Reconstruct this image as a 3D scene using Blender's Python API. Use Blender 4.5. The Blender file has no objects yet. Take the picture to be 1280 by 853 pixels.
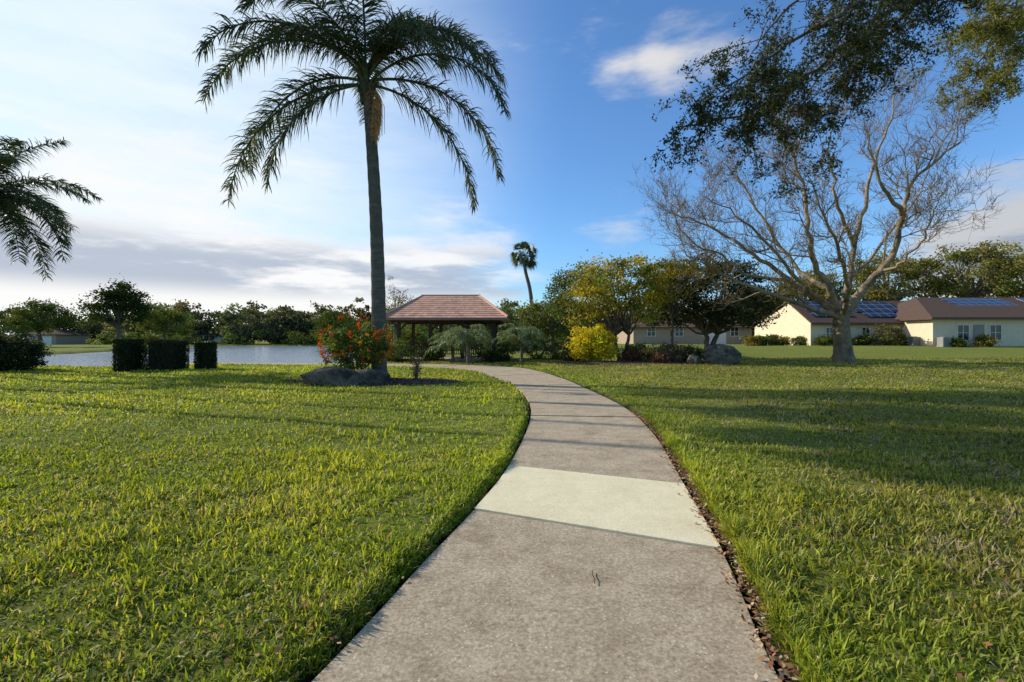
import bpy, math, numpy as np
from mathutils import Vector, Matrix
R = np.random.default_rng(7)
F=590.0; CX=640.0; CY=424.0; H=1.5
AZ=72.; EL=29.; TE=math.tan(math.radians(EL))
def px(x,y,D): return np.array([(x-CX)*D/F, D, H-(y-CY)*D/F])
scene=bpy.context.scene
scene.view_settings.view_transform='Standard'
scene.view_settings.look='None'
scene.view_settings.exposure=0
col=scene.collection

# ---------------------------------------------------------------- helpers
def sstep(a,b,x):
    t=np.clip((x-a)/(b-a),0,1); return t*t*(3-2*t)
_lat={}
def vnoise(x,y,scale,seed=0):
    if seed not in _lat: _lat[seed]=np.random.default_rng(100+seed).random((256,256))
    g=_lat[seed]; x=np.asarray(x)/scale+1000.3; y=np.asarray(y)/scale+1000.7
    ix=np.floor(x).astype(int); iy=np.floor(y).astype(int); fx=x-ix; fy=y-iy
    fx=fx*fx*(3-2*fx); fy=fy*fy*(3-2*fy)
    a=g[ix%256,iy%256]; b=g[(ix+1)%256,iy%256]; c=g[ix%256,(iy+1)%256]; d=g[(ix+1)%256,(iy+1)%256]
    return (a*(1-fx)+b*fx)*(1-fy)+(c*(1-fx)+d*fx)*fy

def mesh_np(name,verts,faces,mat,cols=None,smooth=False):
    verts=np.ascontiguousarray(verts,dtype=np.float32); faces=np.ascontiguousarray(faces,dtype=np.int32)
    me=bpy.data.meshes.new(name); n,k=faces.shape
    me.vertices.add(len(verts)); me.vertices.foreach_set('co',verts.ravel())
    me.loops.add(n*k); me.loops.foreach_set('vertex_index',faces.ravel())
    me.polygons.add(n); me.polygons.foreach_set('loop_start',np.arange(0,n*k,k,dtype=np.int32))
    me.polygons.foreach_set('use_smooth',np.full(n,bool(smooth)))
    me.update(calc_edges=True)
    if cols is not None:
        at=me.attributes.new('col','FLOAT_COLOR','POINT')
        c=np.ones((len(verts),4),dtype=np.float32); c[:,:3]=cols
        at.data.foreach_set('color',c.ravel())
    if mat: me.materials.append(mat)
    ob=bpy.data.objects.new(name,me); col.objects.link(ob); return ob

def empty(name,loc):
    e=bpy.data.objects.new(name,None); e.location=Vector([float(v) for v in loc]); e.empty_display_size=0.3
    col.objects.link(e); return e
def par(ch,e):
    ch.parent=e; ch.matrix_parent_inverse=Matrix.Translation(-e.location)
    return ch

class Geo:
    def __init__(s): s.v=[]; s.f=[]; s.c=[]; s.n=0
    def add(s,v,f,c=None):
        v=np.asarray(v,float); s.v.append(v); s.f.append(np.asarray(f,int)+s.n); s.n+=len(v)
        if c is None: c=(1,1,1)
        c=np.asarray(c,float)
        if c.ndim==1: c=np.tile(c,(len(v),1))
        s.c.append(c)
    def tube(s,pts,rad,sides=8,c=None):
        pts=np.asarray(pts,float); n=len(pts); rad=np.broadcast_to(np.asarray(rad,float),(n,))
        t=np.gradient(pts,axis=0); t/=np.linalg.norm(t,axis=1)[:,None]+1e-9
        up=np.array([0,0,1.]) if abs(t[0][2])<0.9 else np.array([1.,0,0])
        a=np.cross(t,up); a/=np.linalg.norm(a,axis=1)[:,None]+1e-9
        b=np.cross(t,a)
        ang=np.linspace(0,2*np.pi,sides,endpoint=False)
        ring=(a[:,None,:]*np.cos(ang)[None,:,None]+b[:,None,:]*np.sin(ang)[None,:,None])*rad[:,None,None]+pts[:,None,:]
        i=np.arange(n-1)[:,None]*sides; j=np.arange(sides)[None,:]; j2=(j+1)%sides
        f=np.stack([i+j,i+j2,i+sides+j2,i+sides+j],-1).reshape(-1,4)
        s.add(ring.reshape(-1,3),f,c)
    def box(s,a,b,c=None):
        x0,y0,z0=a; x1,y1,z1=b
        v=[(x0,y0,z0),(x1,y0,z0),(x1,y1,z0),(x0,y1,z0),(x0,y0,z1),(x1,y0,z1),(x1,y1,z1),(x0,y1,z1)]
        f=[(0,3,2,1),(4,5,6,7),(0,1,5,4),(1,2,6,5),(2,3,7,6),(3,0,4,7)]
        s.add(v,f,c)
    def slab(s,a,b,c,d,th,cc=None):
        P=[np.asarray(q,float) for q in (a,b,c,d)]; n=np.cross(P[1]-P[0],P[3]-P[0]); n/=np.linalg.norm(n)
        v=P+[q-n*th for q in P]
        s.add(v,[(0,1,2,3),(7,6,5,4),(0,4,5,1),(1,5,6,2),(2,6,7,3),(3,7,4,0)],cc)
    def leaves(s,cen,ln,wd,cols,rng,flat=0.0,down=0.0,lie=None):
        n=len(cen); u=rng.normal(size=(n,3)); u[:,2]-=down
        if lie is not None: u[:,2]*=lie
        u/=np.linalg.norm(u,axis=1)[:,None]
        w=rng.normal(size=(n,3)); w[:,2]*=(1-flat)
        if lie is not None: w=np.array([0,0,1.])+rng.normal(0,lie,(n,3))
        v=np.cross(u,w); v/=np.linalg.norm(v,axis=1)[:,None]+1e-9
        L=(np.asarray(ln)*(0.7+0.6*rng.random(n)))[:,None]; W=(np.asarray(wd)*(0.7+0.6*rng.random(n)))[:,None]
        P=np.stack([cen-u*L*.5,cen+v*W*.5,cen+u*L*.5,cen-v*W*.5],1).reshape(-1,3)
        s.add(P,np.arange(4*n).reshape(-1,4),np.repeat(cols,4,axis=0))
    def obj(s,name,mat,smooth=False):
        return mesh_np(name,np.vstack(s.v),np.vstack(s.f),mat,np.vstack(s.c),smooth)

# ---------------------------------------------------------------- materials
def newmat(name):
    m=bpy.data.materials.new(name); m.use_nodes=True; nt=m.node_tree
    return m,nt,nt.nodes['Principled BSDF'],nt.nodes['Material Output']
def N(nt,t,**kw):
    n=nt.nodes.new(t)
    for k,v in kw.items(): setattr(n,k,v)
    return n
def leafmat(name,trans=0.45,rough=0.55,spec=0.3,tint=(1.25,1.15,0.5),simple=False):
    m,nt,b,o=newmat(name); a=N(nt,'ShaderNodeAttribute',attribute_name='col')
    if simple:
        nt.nodes.remove(b); b=N(nt,'ShaderNodeBsdfDiffuse'); nt.links.new(a.outputs['Color'],b.inputs['Color'])
    else:
        nt.links.new(a.outputs['Color'],b.inputs['Base Color']); b.inputs['Roughness'].default_value=rough
        b.inputs['Specular IOR Level'].default_value=spec
    t=N(nt,'ShaderNodeBsdfTranslucent'); mu=N(nt,'ShaderNodeVectorMath',operation='MULTIPLY'); mu.inputs[1].default_value=tint
    nt.links.new(a.outputs['Color'],mu.inputs[0]); nt.links.new(mu.outputs[0],t.inputs['Color'])
    mx=N(nt,'ShaderNodeMixShader'); mx.inputs[0].default_value=trans
    nt.links.new(b.outputs[0],mx.inputs[1]); nt.links.new(t.outputs[0],mx.inputs[2]); nt.links.new(mx.outputs[0],o.inputs[0])
    return m
def noisemat(name,c1,c2,scale=5,rough=0.85,bump=0.3,detail=6,dist=0.02,attr=False,stretch=(1,1,1),c3=None,scale3=1.0,spec=0.3):
    m,nt,b,o=newmat(name); tc=N(nt,'ShaderNodeTexCoord'); mp=N(nt,'ShaderNodeMapping'); mp.inputs['Scale'].default_value=stretch
    nt.links.new(tc.outputs['Object'],mp.inputs[0])
    n=N(nt,'ShaderNodeTexNoise'); n.inputs['Scale'].default_value=scale; n.inputs['Detail'].default_value=detail; n.inputs['Roughness'].default_value=.65
    nt.links.new(mp.outputs[0],n.inputs['Vector'])
    r=N(nt,'ShaderNodeValToRGB'); r.color_ramp.elements[0].position=.3; r.color_ramp.elements[1].position=.7
    r.color_ramp.elements[0].color=(*c1,1); r.color_ramp.elements[1].color=(*c2,1)
    nt.links.new(n.outputs['Fac'],r.inputs[0]); out=r.outputs[0]
    if c3 is not None:
        n3=N(nt,'ShaderNodeTexNoise'); n3.inputs['Scale'].default_value=scale3; n3.inputs['Detail'].default_value=4
        nt.links.new(mp.outputs[0],n3.inputs['Vector'])
        mr=N(nt,'ShaderNodeMapRange'); mr.inputs[1].default_value=.45; mr.inputs[2].default_value=.65
        nt.links.new(n3.outputs['Fac'],mr.inputs[0])
        mx=N(nt,'ShaderNodeMix',data_type='RGBA'); nt.links.new(mr.outputs[0],mx.inputs[0]); nt.links.new(out,mx.inputs[6]); mx.inputs[7].default_value=(*c3,1)
        out=mx.outputs[2]
    if attr:
        a=N(nt,'ShaderNodeAttribute',attribute_name='col'); mu=N(nt,'ShaderNodeVectorMath',operation='MULTIPLY')
        nt.links.new(out,mu.inputs[0]); nt.links.new(a.outputs['Color'],mu.inputs[1]); out=mu.outputs[0]
    nt.links.new(out,b.inputs['Base Color']); b.inputs['Roughness'].default_value=rough; b.inputs['Specular IOR Level'].default_value=spec
    if bump>0:
        bp=N(nt,'ShaderNodeBump'); bp.inputs['Strength'].default_value=bump; bp.inputs['Distance'].default_value=dist
        nt.links.new(n.outputs['Fac'],bp.inputs['Height']); nt.links.new(bp.outputs[0],b.inputs['Normal'])
    return m
M_grass=leafmat('grass_blades',0.5,0.5,0.3,(1.28,1.2,.38))
M_leaf=leafmat('leaf',0.45,0.5,0.3)
M_leaf_far=leafmat('leaf_far',0.35,0.7,0.1,simple=True)
M_palm=leafmat('palm_leaf',0.3,0.45,0.35,(1.2,1.1,.5))
M_litter=leafmat('dry_leaf',0.2,0.7,0.2,(1,1,1),simple=True)
M_bark=noisemat('bark',(.07,.055,.04),(.17,.14,.11),8,.9,.6,stretch=(1,1,.3))
M_palmtrunk=noisemat('palm_trunk_bark',(.08,.066,.053),(.20,.17,.135),3,.95,.6,stretch=(1,1,5),c3=(.10,.10,.075),scale3=1.2,spec=.1)
M_rock=noisemat('rock',(.08,.065,.048),(.26,.215,.16),4.5,.95,.9,dist=.1,c3=(.05,.042,.034),scale3=2.5,spec=.1)
M_hedgecore=noisemat('hedge_core_dark',(.02,.016,.011),(.07,.05,.035),30,.95,.8)  # dark filler colour, used only for the box inside the hedges
def plain(name,c,rough=.6,metal=0,spec=.4,var=.12):
    c=np.array(c); m=noisemat(name,tuple(c*(1-var)),tuple(np.minimum(c*(1+var),1)),2.5,rough,.05,spec=spec)
    m.node_tree.nodes['Principled BSDF'].inputs['Metallic'].default_value=metal; return m

def groundmat():
    m,nt,b,o=newmat('lawn_ground'); tc=N(nt,'ShaderNodeTexCoord')
    def noi(s,d,ro=.6):
        n=N(nt,'ShaderNodeTexNoise'); n.inputs['Scale'].default_value=s; n.inputs['Detail'].default_value=d; n.inputs['Roughness'].default_value=ro
        nt.links.new(tc.outputs['Object'],n.inputs['Vector']); return n
    n1=noi(9,8,.75); r=N(nt,'ShaderNodeValToRGB'); e=r.color_ramp.elements
    e[0].position=.32; e[0].color=(.07,.08,.018,1); e[1].position=.68; e[1].color=(.26,.30,.05,1)
    nt.links.new(n1.outputs['Fac'],r.inputs[0])
    n2=noi(.22,5); mr=N(nt,'ShaderNodeMapRange'); mr.inputs[1].default_value=.42; mr.inputs[2].default_value=.68
    nt.links.new(n2.outputs['Fac'],mr.inputs[0]); mx=N(nt,'ShaderNodeMix',data_type='RGBA',blend_type='MIX')
    nt.links.new(mr.outputs[0],mx.inputs[0]); nt.links.new(r.outputs[0],mx.inputs[6])
    r2=N(nt,'ShaderNodeValToRGB'); e=r2.color_ramp.elements; e[0].position=.3; e[0].color=(.08,.08,.02,1); e[1].position=.7; e[1].color=(.33,.33,.07,1)
    nt.links.new(n1.outputs['Fac'],r2.inputs[0]); nt.links.new(r2.outputs[0],mx.inputs[7])
    a=N(nt,'ShaderNodeAttribute',attribute_name='col'); mx2=N(nt,'ShaderNodeMix',data_type='RGBA')
    sep=N(nt,'ShaderNodeSeparateColor'); nt.links.new(a.outputs['Color'],sep.inputs[0]); nt.links.new(sep.outputs[0],mx2.inputs[0])
    mx2.inputs[6].default_value=(.03,.022,.014,1); nt.links.new(mx.outputs[2],mx2.inputs[7])
    nt.links.new(mx2.outputs[2],b.inputs['Base Color']); b.inputs['Roughness'].default_value=.95; b.inputs['Specular IOR Level'].default_value=.05
    bp=N(nt,'ShaderNodeBump'); bp.inputs['Strength'].default_value=1; bp.inputs['Distance'].default_value=.06
    nt.links.new(n1.outputs['Fac'],bp.inputs['Height']); nt.links.new(bp.outputs[0],b.inputs['Normal'])
    return m
M_ground=groundmat()

def concmat(name,ca,cb,stain,contrast=.5,st=.75):
    m,nt,b,o=newmat(name); tc=N(nt,'ShaderNodeTexCoord'); V=tc.outputs['Object']
    def noi(s,d,ro=.6):
        n=N(nt,'ShaderNodeTexNoise'); n.inputs['Scale'].default_value=s; n.inputs['Detail'].default_value=d; n.inputs['Roughness'].default_value=ro
        nt.links.new(V,n.inputs['Vector']); return n
    n1=noi(3.1,7,.7); r=N(nt,'ShaderNodeValToRGB'); e=r.color_ramp.elements; e[0].position=.32; e[1].position=.68; e[0].color=(*ca,1); e[1].color=(*cb,1)
    nt.links.new(n1.outputs['Fac'],r.inputs[0])
    n2=noi(48,6,.92); r2=N(nt,'ShaderNodeMapRange'); r2.inputs[1].default_value=.34; r2.inputs[2].default_value=.66; r2.inputs[3].default_value=1-contrast*1.1; r2.inputs[4].default_value=1+contrast
    nt.links.new(n2.outputs['Fac'],r2.inputs[0]); mu=N(nt,'ShaderNodeVectorMath',operation='SCALE'); nt.links.new(r.outputs[0],mu.inputs[0]); nt.links.new(r2.outputs[0],mu.inputs['Scale'])
    vo=N(nt,'ShaderNodeTexVoronoi'); vo.inputs['Scale'].default_value=42; nt.links.new(V,vo.inputs['Vector'])
    lt=N(nt,'ShaderNodeMapRange'); lt.inputs[1].default_value=.12; lt.inputs[2].default_value=.24; lt.inputs[3].default_value=1; lt.inputs[4].default_value=0
    nt.links.new(vo.outputs['Distance'],lt.inputs[0])
    sp=N(nt,'ShaderNodeSeparateColor'); nt.links.new(vo.outputs['Color'],sp.inputs[0]); gt=N(nt,'ShaderNodeMath',operation='GREATER_THAN'); gt.inputs[1].default_value=.78; nt.links.new(sp.outputs[0],gt.inputs[0])
    mm=N(nt,'ShaderNodeMath',operation='MULTIPLY'); nt.links.new(lt.outputs[0],mm.inputs[0]); nt.links.new(gt.outputs[0],mm.inputs[1])
    mx=N(nt,'ShaderNodeMix',data_type='RGBA'); nt.links.new(mm.outputs[0],mx.inputs[0]); nt.links.new(mu.outputs[0],mx.inputs[6]); mx.inputs[7].default_value=(.8,.7,.54,1)
    n3=noi(1.9,9,.82); s3=N(nt,'ShaderNodeMapRange'); s3.inputs[1].default_value=.50; s3.inputs[2].default_value=.64; s3.inputs[4].default_value=st
    nt.links.new(n3.outputs['Fac'],s3.inputs[0]); mx3=N(nt,'ShaderNodeMix',data_type='RGBA',blend_type='MULTIPLY'); nt.links.new(s3.outputs[0],mx3.inputs[0]); nt.links.new(mx.outputs[2],mx3.inputs[6]); mx3.inputs[7].default_value=(*stain,1)
    # small dark dirt specks
    vo2=N(nt,'ShaderNodeTexVoronoi'); vo2.inputs['Scale'].default_value=9; nt.links.new(V,vo2.inputs['Vector'])
    l2=N(nt,'ShaderNodeMapRange'); l2.inputs[1].default_value=.03; l2.inputs[2].default_value=.07; l2.inputs[3].default_value=.7; l2.inputs[4].default_value=0; nt.links.new(vo2.outputs['Distance'],l2.inputs[0])
    mx4=N(nt,'ShaderNodeMix',data_type='RGBA'); nt.links.new(l2.outputs[0],mx4.inputs[0]); nt.links.new(mx3.outputs[2],mx4.inputs[6]); mx4.inputs[7].default_value=(.12,.09,.06,1)
    nt.links.new(mx4.outputs[2],b.inputs['Base Color']); b.inputs['Roughness'].default_value=.9; b.inputs['Specular IOR Level'].default_value=.1
    bp=N(nt,'ShaderNodeBump'); bp.inputs['Strength'].default_value=.9; bp.inputs['Distance'].default_value=.005
    nt.links.new(n2.outputs['Fac'],bp.inputs['Height']); nt.links.new(bp.outputs[0],b.inputs['Normal'])
    return m
M_conc=concmat('aged_concrete',(.38,.295,.19),(.53,.42,.28),(.62,.58,.52),.58,.8)
M_conc2=concmat('new_concrete',(.72,.62,.38),(.82,.72,.47),(.84,.80,.72),.18,.5)

# ---------------------------------------------------------------- path curves
Lp=np.array([(-2.3,-3),(-1.5,0),(-.874,2.06),(-.58,3.207),(-.33,4.14),(-.06,5.4),(.233,7.63),(.40,9.8),(.395,11.64),(.25,13.8),(-.05,15.8),(-.91,19.2),(-2.1,22.2),(-5,24.6),(-11,26.3),(-20,27.3)])
Rp=np.array([(.2,-3),(.78,0),(1.17,2.06),(1.353,2.8),(1.494,3.39),(1.70,4.515),(1.92,5.67),(2.165,7.02),(2.376,8.76),(2.43,10.9),(2.30,13.4),(1.87,18.0),(1.3,21.5),(.3,24.6),(-1.5,26.6),(-5,28.1),(-11,29.2),(-20,29.9)])
def cr(P,n=12):
    P=np.vstack([2*P[0]-P[1],P,2*P[-1]-P[-2]]); out=[]
    for i in range(1,len(P)-2):
        for t in np.linspace(0,1,n,endpoint=False):
            out.append(.5*((2*P[i])+(-P[i-1]+P[i+1])*t+(2*P[i-1]-5*P[i]+4*P[i+1]-P[i+2])*t*t+(-P[i-1]+3*P[i]-3*P[i+1]+P[i+2])*t**3))
    out.append(P[-2]); return np.array(out)
Lc=cr(Lp); Rc=cr(Rp)
def xl(y): return np.where(y>27.3,-20,np.interp(y,Lc[:,1],Lc[:,0]))
def xr(y): return np.interp(y,Rc[:,1],Rc[:,0])
def pdist(x,y):
    d=np.maximum(xl(y)-x,x-xr(y)); return np.where(y>29.9,5.0,d)
WZ=-.25
lake=np.array([(-60,29),(-34,26.6),(-22,27.0),(-10.5,30.2),(-12.5,40),(-20,58),(-33,90),(-40,118),(-75,116),(-66,92),(-55,66),(-49,49),(-56,43),(-75,41)])
def lake_sd(x,y):
    d=np.full(x.shape,1e9); ins=np.zeros(x.shape,bool)
    for i in range(len(lake)):
        a=lake[i]; b=lake[(i+1)%len(lake)]; e=b-a; t=np.clip(((x-a[0])*e[0]+(y-a[1])*e[1])/(e@e),0,1)
        d=np.minimum(d,np.hypot(x-a[0]-t*e[0],y-a[1]-t*e[1]))
        c=((a[1]>y)!=(b[1]>y))&(x<(b[0]-a[0])*(y-a[1])/(b[1]-a[1]+1e-12)+a[0]); ins^=c
    return np.where(ins,-d,d)
def zg(x,y):
    x=np.asarray(x,float); y=np.asarray(y,float)
    pd=pdist(x,y); z=-.05+.10*sstep(.02,.16,pd)
    z=z+(vnoise(x,y,3,1)-.5)*.08*sstep(.2,1.5,pd)+(vnoise(x,y,.5,2)-.5)*.03*sstep(.1,.5,pd)
    z=z+.72*sstep(30,50,y)*sstep(1,14,x)
    sd=lake_sd(x+(vnoise(x,y,4,3)-.5)*1.5,y+(vnoise(x,y,4,4)-.5)*1.0)
    z=np.where(sd<1.6,z+(-1.1-z)*(1-sstep(-1.6,1.6,sd)),z)
    return z
def axis(segs):
    out=[segs[0][0]]
    for a,b,s in segs: out+=list(np.linspace(a,b,max(2,int(round((b-a)/s))+1))[1:])
    return np.array(out)
gx=axis([(-3000,-400,500),(-400,-90,30),(-90,-4,1.0),(-4,-1.6,.3),(-1.6,3,.07),(3,6,.3),(6,80,1.2),(80,400,30),(400,3000,500)])
gy=axis([(-600,-40,100),(-40,-4,6),(-4,1,.5),(1,9,.08),(9,16,.16),(16,33,.3),(33,125,1.1),(125,400,25),(400,4000,600)])
X,Y=np.meshgrid(gx,gy); Z=zg(X,Y); nx=len(gx); ny=len(gy)
i=np.arange(ny-1)[:,None]*nx; j=np.arange(nx-1)[None,:]
f=np.stack([i+j,i+j+1,i+nx+j+1,i+nx+j],-1).reshape(-1,4)
gc=np.ones((nx*ny,3)); gc[:,0]=(sstep(.05,.2,pdist(X,Y))*sstep(WZ-.05,WZ+.12,Z)).ravel()
mesh_np('ground',np.stack([X,Y,Z],-1).reshape(-1,3),f,M_ground,gc,True)

def path():
    st=[(-2.9,-2.9),(-.4,-1.0),(1.7,.9),(4.14,3.35),(5.57,4.86),(7.4,6.9),(9.2,9.0),(11,11.1),(12.9,13.3),(14.9,15.6),(16.9,18),(18.9,20.4),(20.8,22.8),(22.4,25.0),(24.2,27.4),(25.3,28.4),(26.3,29.2),(27.29,29.89)]
    vs=[];fs=[];mi=[];n=0
    for k in range(len(st)-1):
        (la,ra),(lb,rb)=st[k],st[k+1]; g=.010; nu,nv=6,8
        sd=[]
        for a in np.linspace(0,1,nv+1):
            a2=g/2+a*(1-g)
            l=la+(lb-la)*a2; r=ra+(rb-ra)*a2
            p=np.array([np.interp(l,Lc[:,1],Lc[:,0]),l]); q=np.array([np.interp(r,Rc[:,1],Rc[:,0]),r])
            for t in np.linspace(0,1,nu+1): sd.append((*(p+(q-p)*t),.012+.007*math.sin(k*2.3)))
        sd=np.array(sd); m=len(sd); vs.append(sd)
        for a in range(nv):
            for b in range(nu):
                o=n+a*(nu+1)+b; fs.append((o,o+1,o+nu+2,o+nu+1)); mi.append(1 if k==3 else 0)
        rim=[b for b in range(nu+1)]+[a*(nu+1)+nu for a in range(1,nv+1)]+[nv*(nu+1)+b for b in range(nu-1,-1,-1)]+[a*(nu+1) for a in range(nv-1,0,-1)]
        lo=sd[rim].copy(); lo[:,2]-=.09; vs.append(lo); m2=len(rim)
        for q in range(m2):
            fs.append((n+rim[q],n+m+q,n+m+(q+1)%m2,n+rim[(q+1)%m2])); mi.append(1 if k==3 else 0)
        n+=m+m2
    ob=mesh_np('concrete_path',np.vstack(vs),np.array(fs),M_conc); ob.data.materials.append(M_conc2)
    ob.data.polygons.foreach_set('material_index',np.array(mi,dtype=np.int32))
path()

wm,nt,b,o=newmat('lake_water'); b.inputs['Base Color'].default_value=(.27,.35,.42,1); b.inputs['Roughness'].default_value=.12
n=N(nt,'ShaderNodeTexNoise'); n.inputs['Scale'].default_value=2.2; n.inputs['Detail'].default_value=5; tc=N(nt,'ShaderNodeTexCoord'); nt.links.new(tc.outputs['Object'],n.inputs['Vector'])
bp=N(nt,'ShaderNodeBump'); bp.inputs['Strength'].default_value=.9; bp.inputs['Distance'].default_value=.14; nt.links.new(n.outputs['Fac'],bp.inputs['Height']); nt.links.new(bp.outputs[0],b.inputs['Normal'])
mesh_np('lake_water',[(-82,24,WZ),(-8,24,WZ),(-8,122,WZ),(-82,122,WZ)],[(0,1,2,3)],wm)

# ---------------------------------------------------------------- grass
BEDS=[(-4.7,15.9,2.9,1.25),(7.2,28.6,4.8,1.9)]
def inbed(x,y):
    r=np.zeros(np.shape(x),bool)
    for a,b_,c,d in BEDS: r|=((x-a)/c)**2+((y-b_)/d)**2<1
    return r
def grass():
    n=370000; y=R.uniform(1.0,34,n); x=R.uniform(-1,1,n)*(1.2*y+1.2)
    nn=120000; yn=1.1+5*R.random(nn)**1.1; xn=R.uniform(-1,1,nn)*(1.2*yn+1)
    extra=60000; ye=R.uniform(1.0,9,extra); s=R.random(extra)<.6; off=np.abs(R.normal(0,.09,extra))+.03
    xe=np.where(s,xl(ye)-off,xr(ye)+off+.03)
    x=np.concatenate([x,xn,xe]); y=np.concatenate([y,yn,ye])
    pd=pdist(x,y); cl=vnoise(x,y,.22,5)*.6+vnoise(x,y,.07,6)*.4
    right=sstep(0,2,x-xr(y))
    sparse=np.clip(vnoise(x,y,.9,7)*.7+vnoise(x,y,.3,8)*.3,0,1)
    rs=(x>xr(y))
    keep=(pd>.03+.05*vnoise(x,y,.12,9)+rs*.05*(.2+vnoise(x,y,.3,13)))&(~inbed(x,y))&(lake_sd(x,y)>.8)&(R.random(len(x))<np.clip(.2+cl*1.4-(.2+right*.25)*(sparse>.55),.08,1))
    x=x[keep];y=y[keep];cl=cl[keep];right=right[keep];sparse=sparse[keep];pd=pd[keep]; n=len(x)
    z=zg(x,y)-.005; far=np.clip(y/12,0,2)
    big=vnoise(x,y,1.6,10); big2=vnoise(x,y,.6,14)
    h=(.030+.048*R.random(n)**1.4)*(.42+1.05*cl)*(.55+.6*big+.4*big2)*(1-.15*right)*(1+.12*far)
    w=(.0040+.0040*R.random(n))*(1+y*.21)
    az=R.uniform(0,2*np.pi,n)+(vnoise(x,y,.35,15)-.5)*2; lean=R.uniform(.2,1.5,n)
    d=np.stack([np.cos(az),np.sin(az),np.zeros(n)],1); az2=az+np.pi/2+R.normal(0,.5,n)
    sdv=np.stack([np.cos(az2),np.sin(az2),R.normal(0,.25,n)],1)
    p=np.stack([x,y,z],1); up=np.array([0,0,1.])
    mid=p+(up*np.cos(lean*.5)[:,None]+d*np.sin(lean*.5)[:,None])*(h*.55)[:,None]
    tip=mid+(up*np.cos(lean*1.25)[:,None]+d*np.sin(lean*1.25)[:,None])*(h*.6)[:,None]
    W=w[:,None]
    v=np.stack([p-sdv*W*.45,p+sdv*W*.45,mid-sdv*W*.5,mid+sdv*W*.5,tip-sdv*W*.1,tip+sdv*W*.1],1).reshape(-1,3)
    o=np.arange(n)[:,None]*6; f=np.concatenate([o+np.array([[0,1,3,2]]),o+np.array([[2,3,5,4]])],0)
    A=np.array([.29,.37,.035]); B=np.array([.54,.54,.06]); C=np.array([.12,.175,.025]); Dd=np.array([.58,.46,.22])
    t=np.clip(R.normal(.42,.26,n)+(big-.5)*.9+(big2-.5)*.6,0,1)[:,None]; c=A*(1-t)+B*t
    k=(R.random(n)<.17+.25*(vnoise(x,y,1.1,17)>.62))[:,None]; c=np.where(k,C,c)
    dead=(R.random(n)<.04+.18*right*(sparse>.5)+.12*(vnoise(x,y,.8,12)>.68))[:,None]; c=np.where(dead,Dd,c)
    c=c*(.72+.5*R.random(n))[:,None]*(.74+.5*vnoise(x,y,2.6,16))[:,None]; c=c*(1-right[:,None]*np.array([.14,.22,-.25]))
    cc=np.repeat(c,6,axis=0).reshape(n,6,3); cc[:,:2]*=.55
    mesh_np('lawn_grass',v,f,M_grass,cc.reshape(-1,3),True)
grass()

def litter():
    g=Geo(); n=2100; y=1.3+8.5*R.random(n)**1.2; x=xr(y)+R.normal(.05,.05,n)
    n2=420; y2=R.uniform(1.8,11,n2); x2=xr(y2)+np.abs(R.normal(.1,1.0,n2))
    n3=160; y3=R.uniform(1.7,4.5,n3); x3=xl(y3)-np.abs(R.normal(.1,.7,n3))
    x=np.concatenate([x,x2,x3]); y=np.concatenate([y,y2,y3])
    pd=pdist(x,y); z=np.where(pd<0,.021,np.where(pd<.15,.03,zg(x,y)+.035))+R.random(len(x))*.012
    pal=np.array([(.36,.19,.09),(.48,.32,.17),(.20,.11,.06),(.55,.42,.27),(.36,.15,.08)])
    c=pal[R.integers(0,5,len(x))]*(.6+.6*R.random(len(x)))[:,None]
    g.leaves(np.stack([x,y,z],1),.036,.02,c,R,lie=.35)
    g.tube([(.50,2.86,.019),(.51,2.91,.022),(.505,2.97,.021),(.515,3.02,.019)],[.0025,.003,.003,.002],5,(.08,.05,.03))
    g.obj('leaf_litter',M_litter)
litter()

# ---------------------------------------------------------------- trees
def bezline(a,b,sag,n,rng,wob=.05):
    a=np.asarray(a,float); b=np.asarray(b,float); t=np.linspace(0,1,n)[:,None]
    L=np.linalg.norm(b-a); p=a+(b-a)*t; p[:,2]+=np.sin(t[:,0]*np.pi)*sag*L
    w=rng.normal(0,wob*L,(n,3)); w[0]=0; w[-1]=0; return p+w*.5
def crown_leaves(g,cen,rad,ncl,lpc,clr,ln,wd,base,rng,yellow=None,bottom=-.55,shell=.5):
    cen=np.asarray(cen,float); rad=np.asarray(rad,float)
    u=rng.normal(size=(ncl*3,3)); u/=np.linalg.norm(u,axis=1)[:,None]; u=u[u[:,2]>bottom][:ncl]
    r=(shell+(1-shell)*rng.random(len(u)))**.6*(.78+.35*rng.random(len(u)))
    C=cen+u*rad*r[:,None]
    for c in C:
        m=int(lpc*rng.uniform(.5,1.5)); s=clr*rng.uniform(.6,1.35)
        P=c+rng.normal(size=(m,3))*np.array([s,s,s*.6])*.6
        b=np.array(base)*rng.uniform(.65,1.4)*np.array([rng.uniform(.85,1.25),1,rng.uniform(.8,1.1)])
        if yellow is not None and rng.random()<yellow[0]: b=np.array(yellow[1])*rng.uniform(.7,1.2)
        cc=b*(.7+.6*rng.random(m))[:,None]
        g.leaves(P,ln,wd,cc,rng)
    return C
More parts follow.
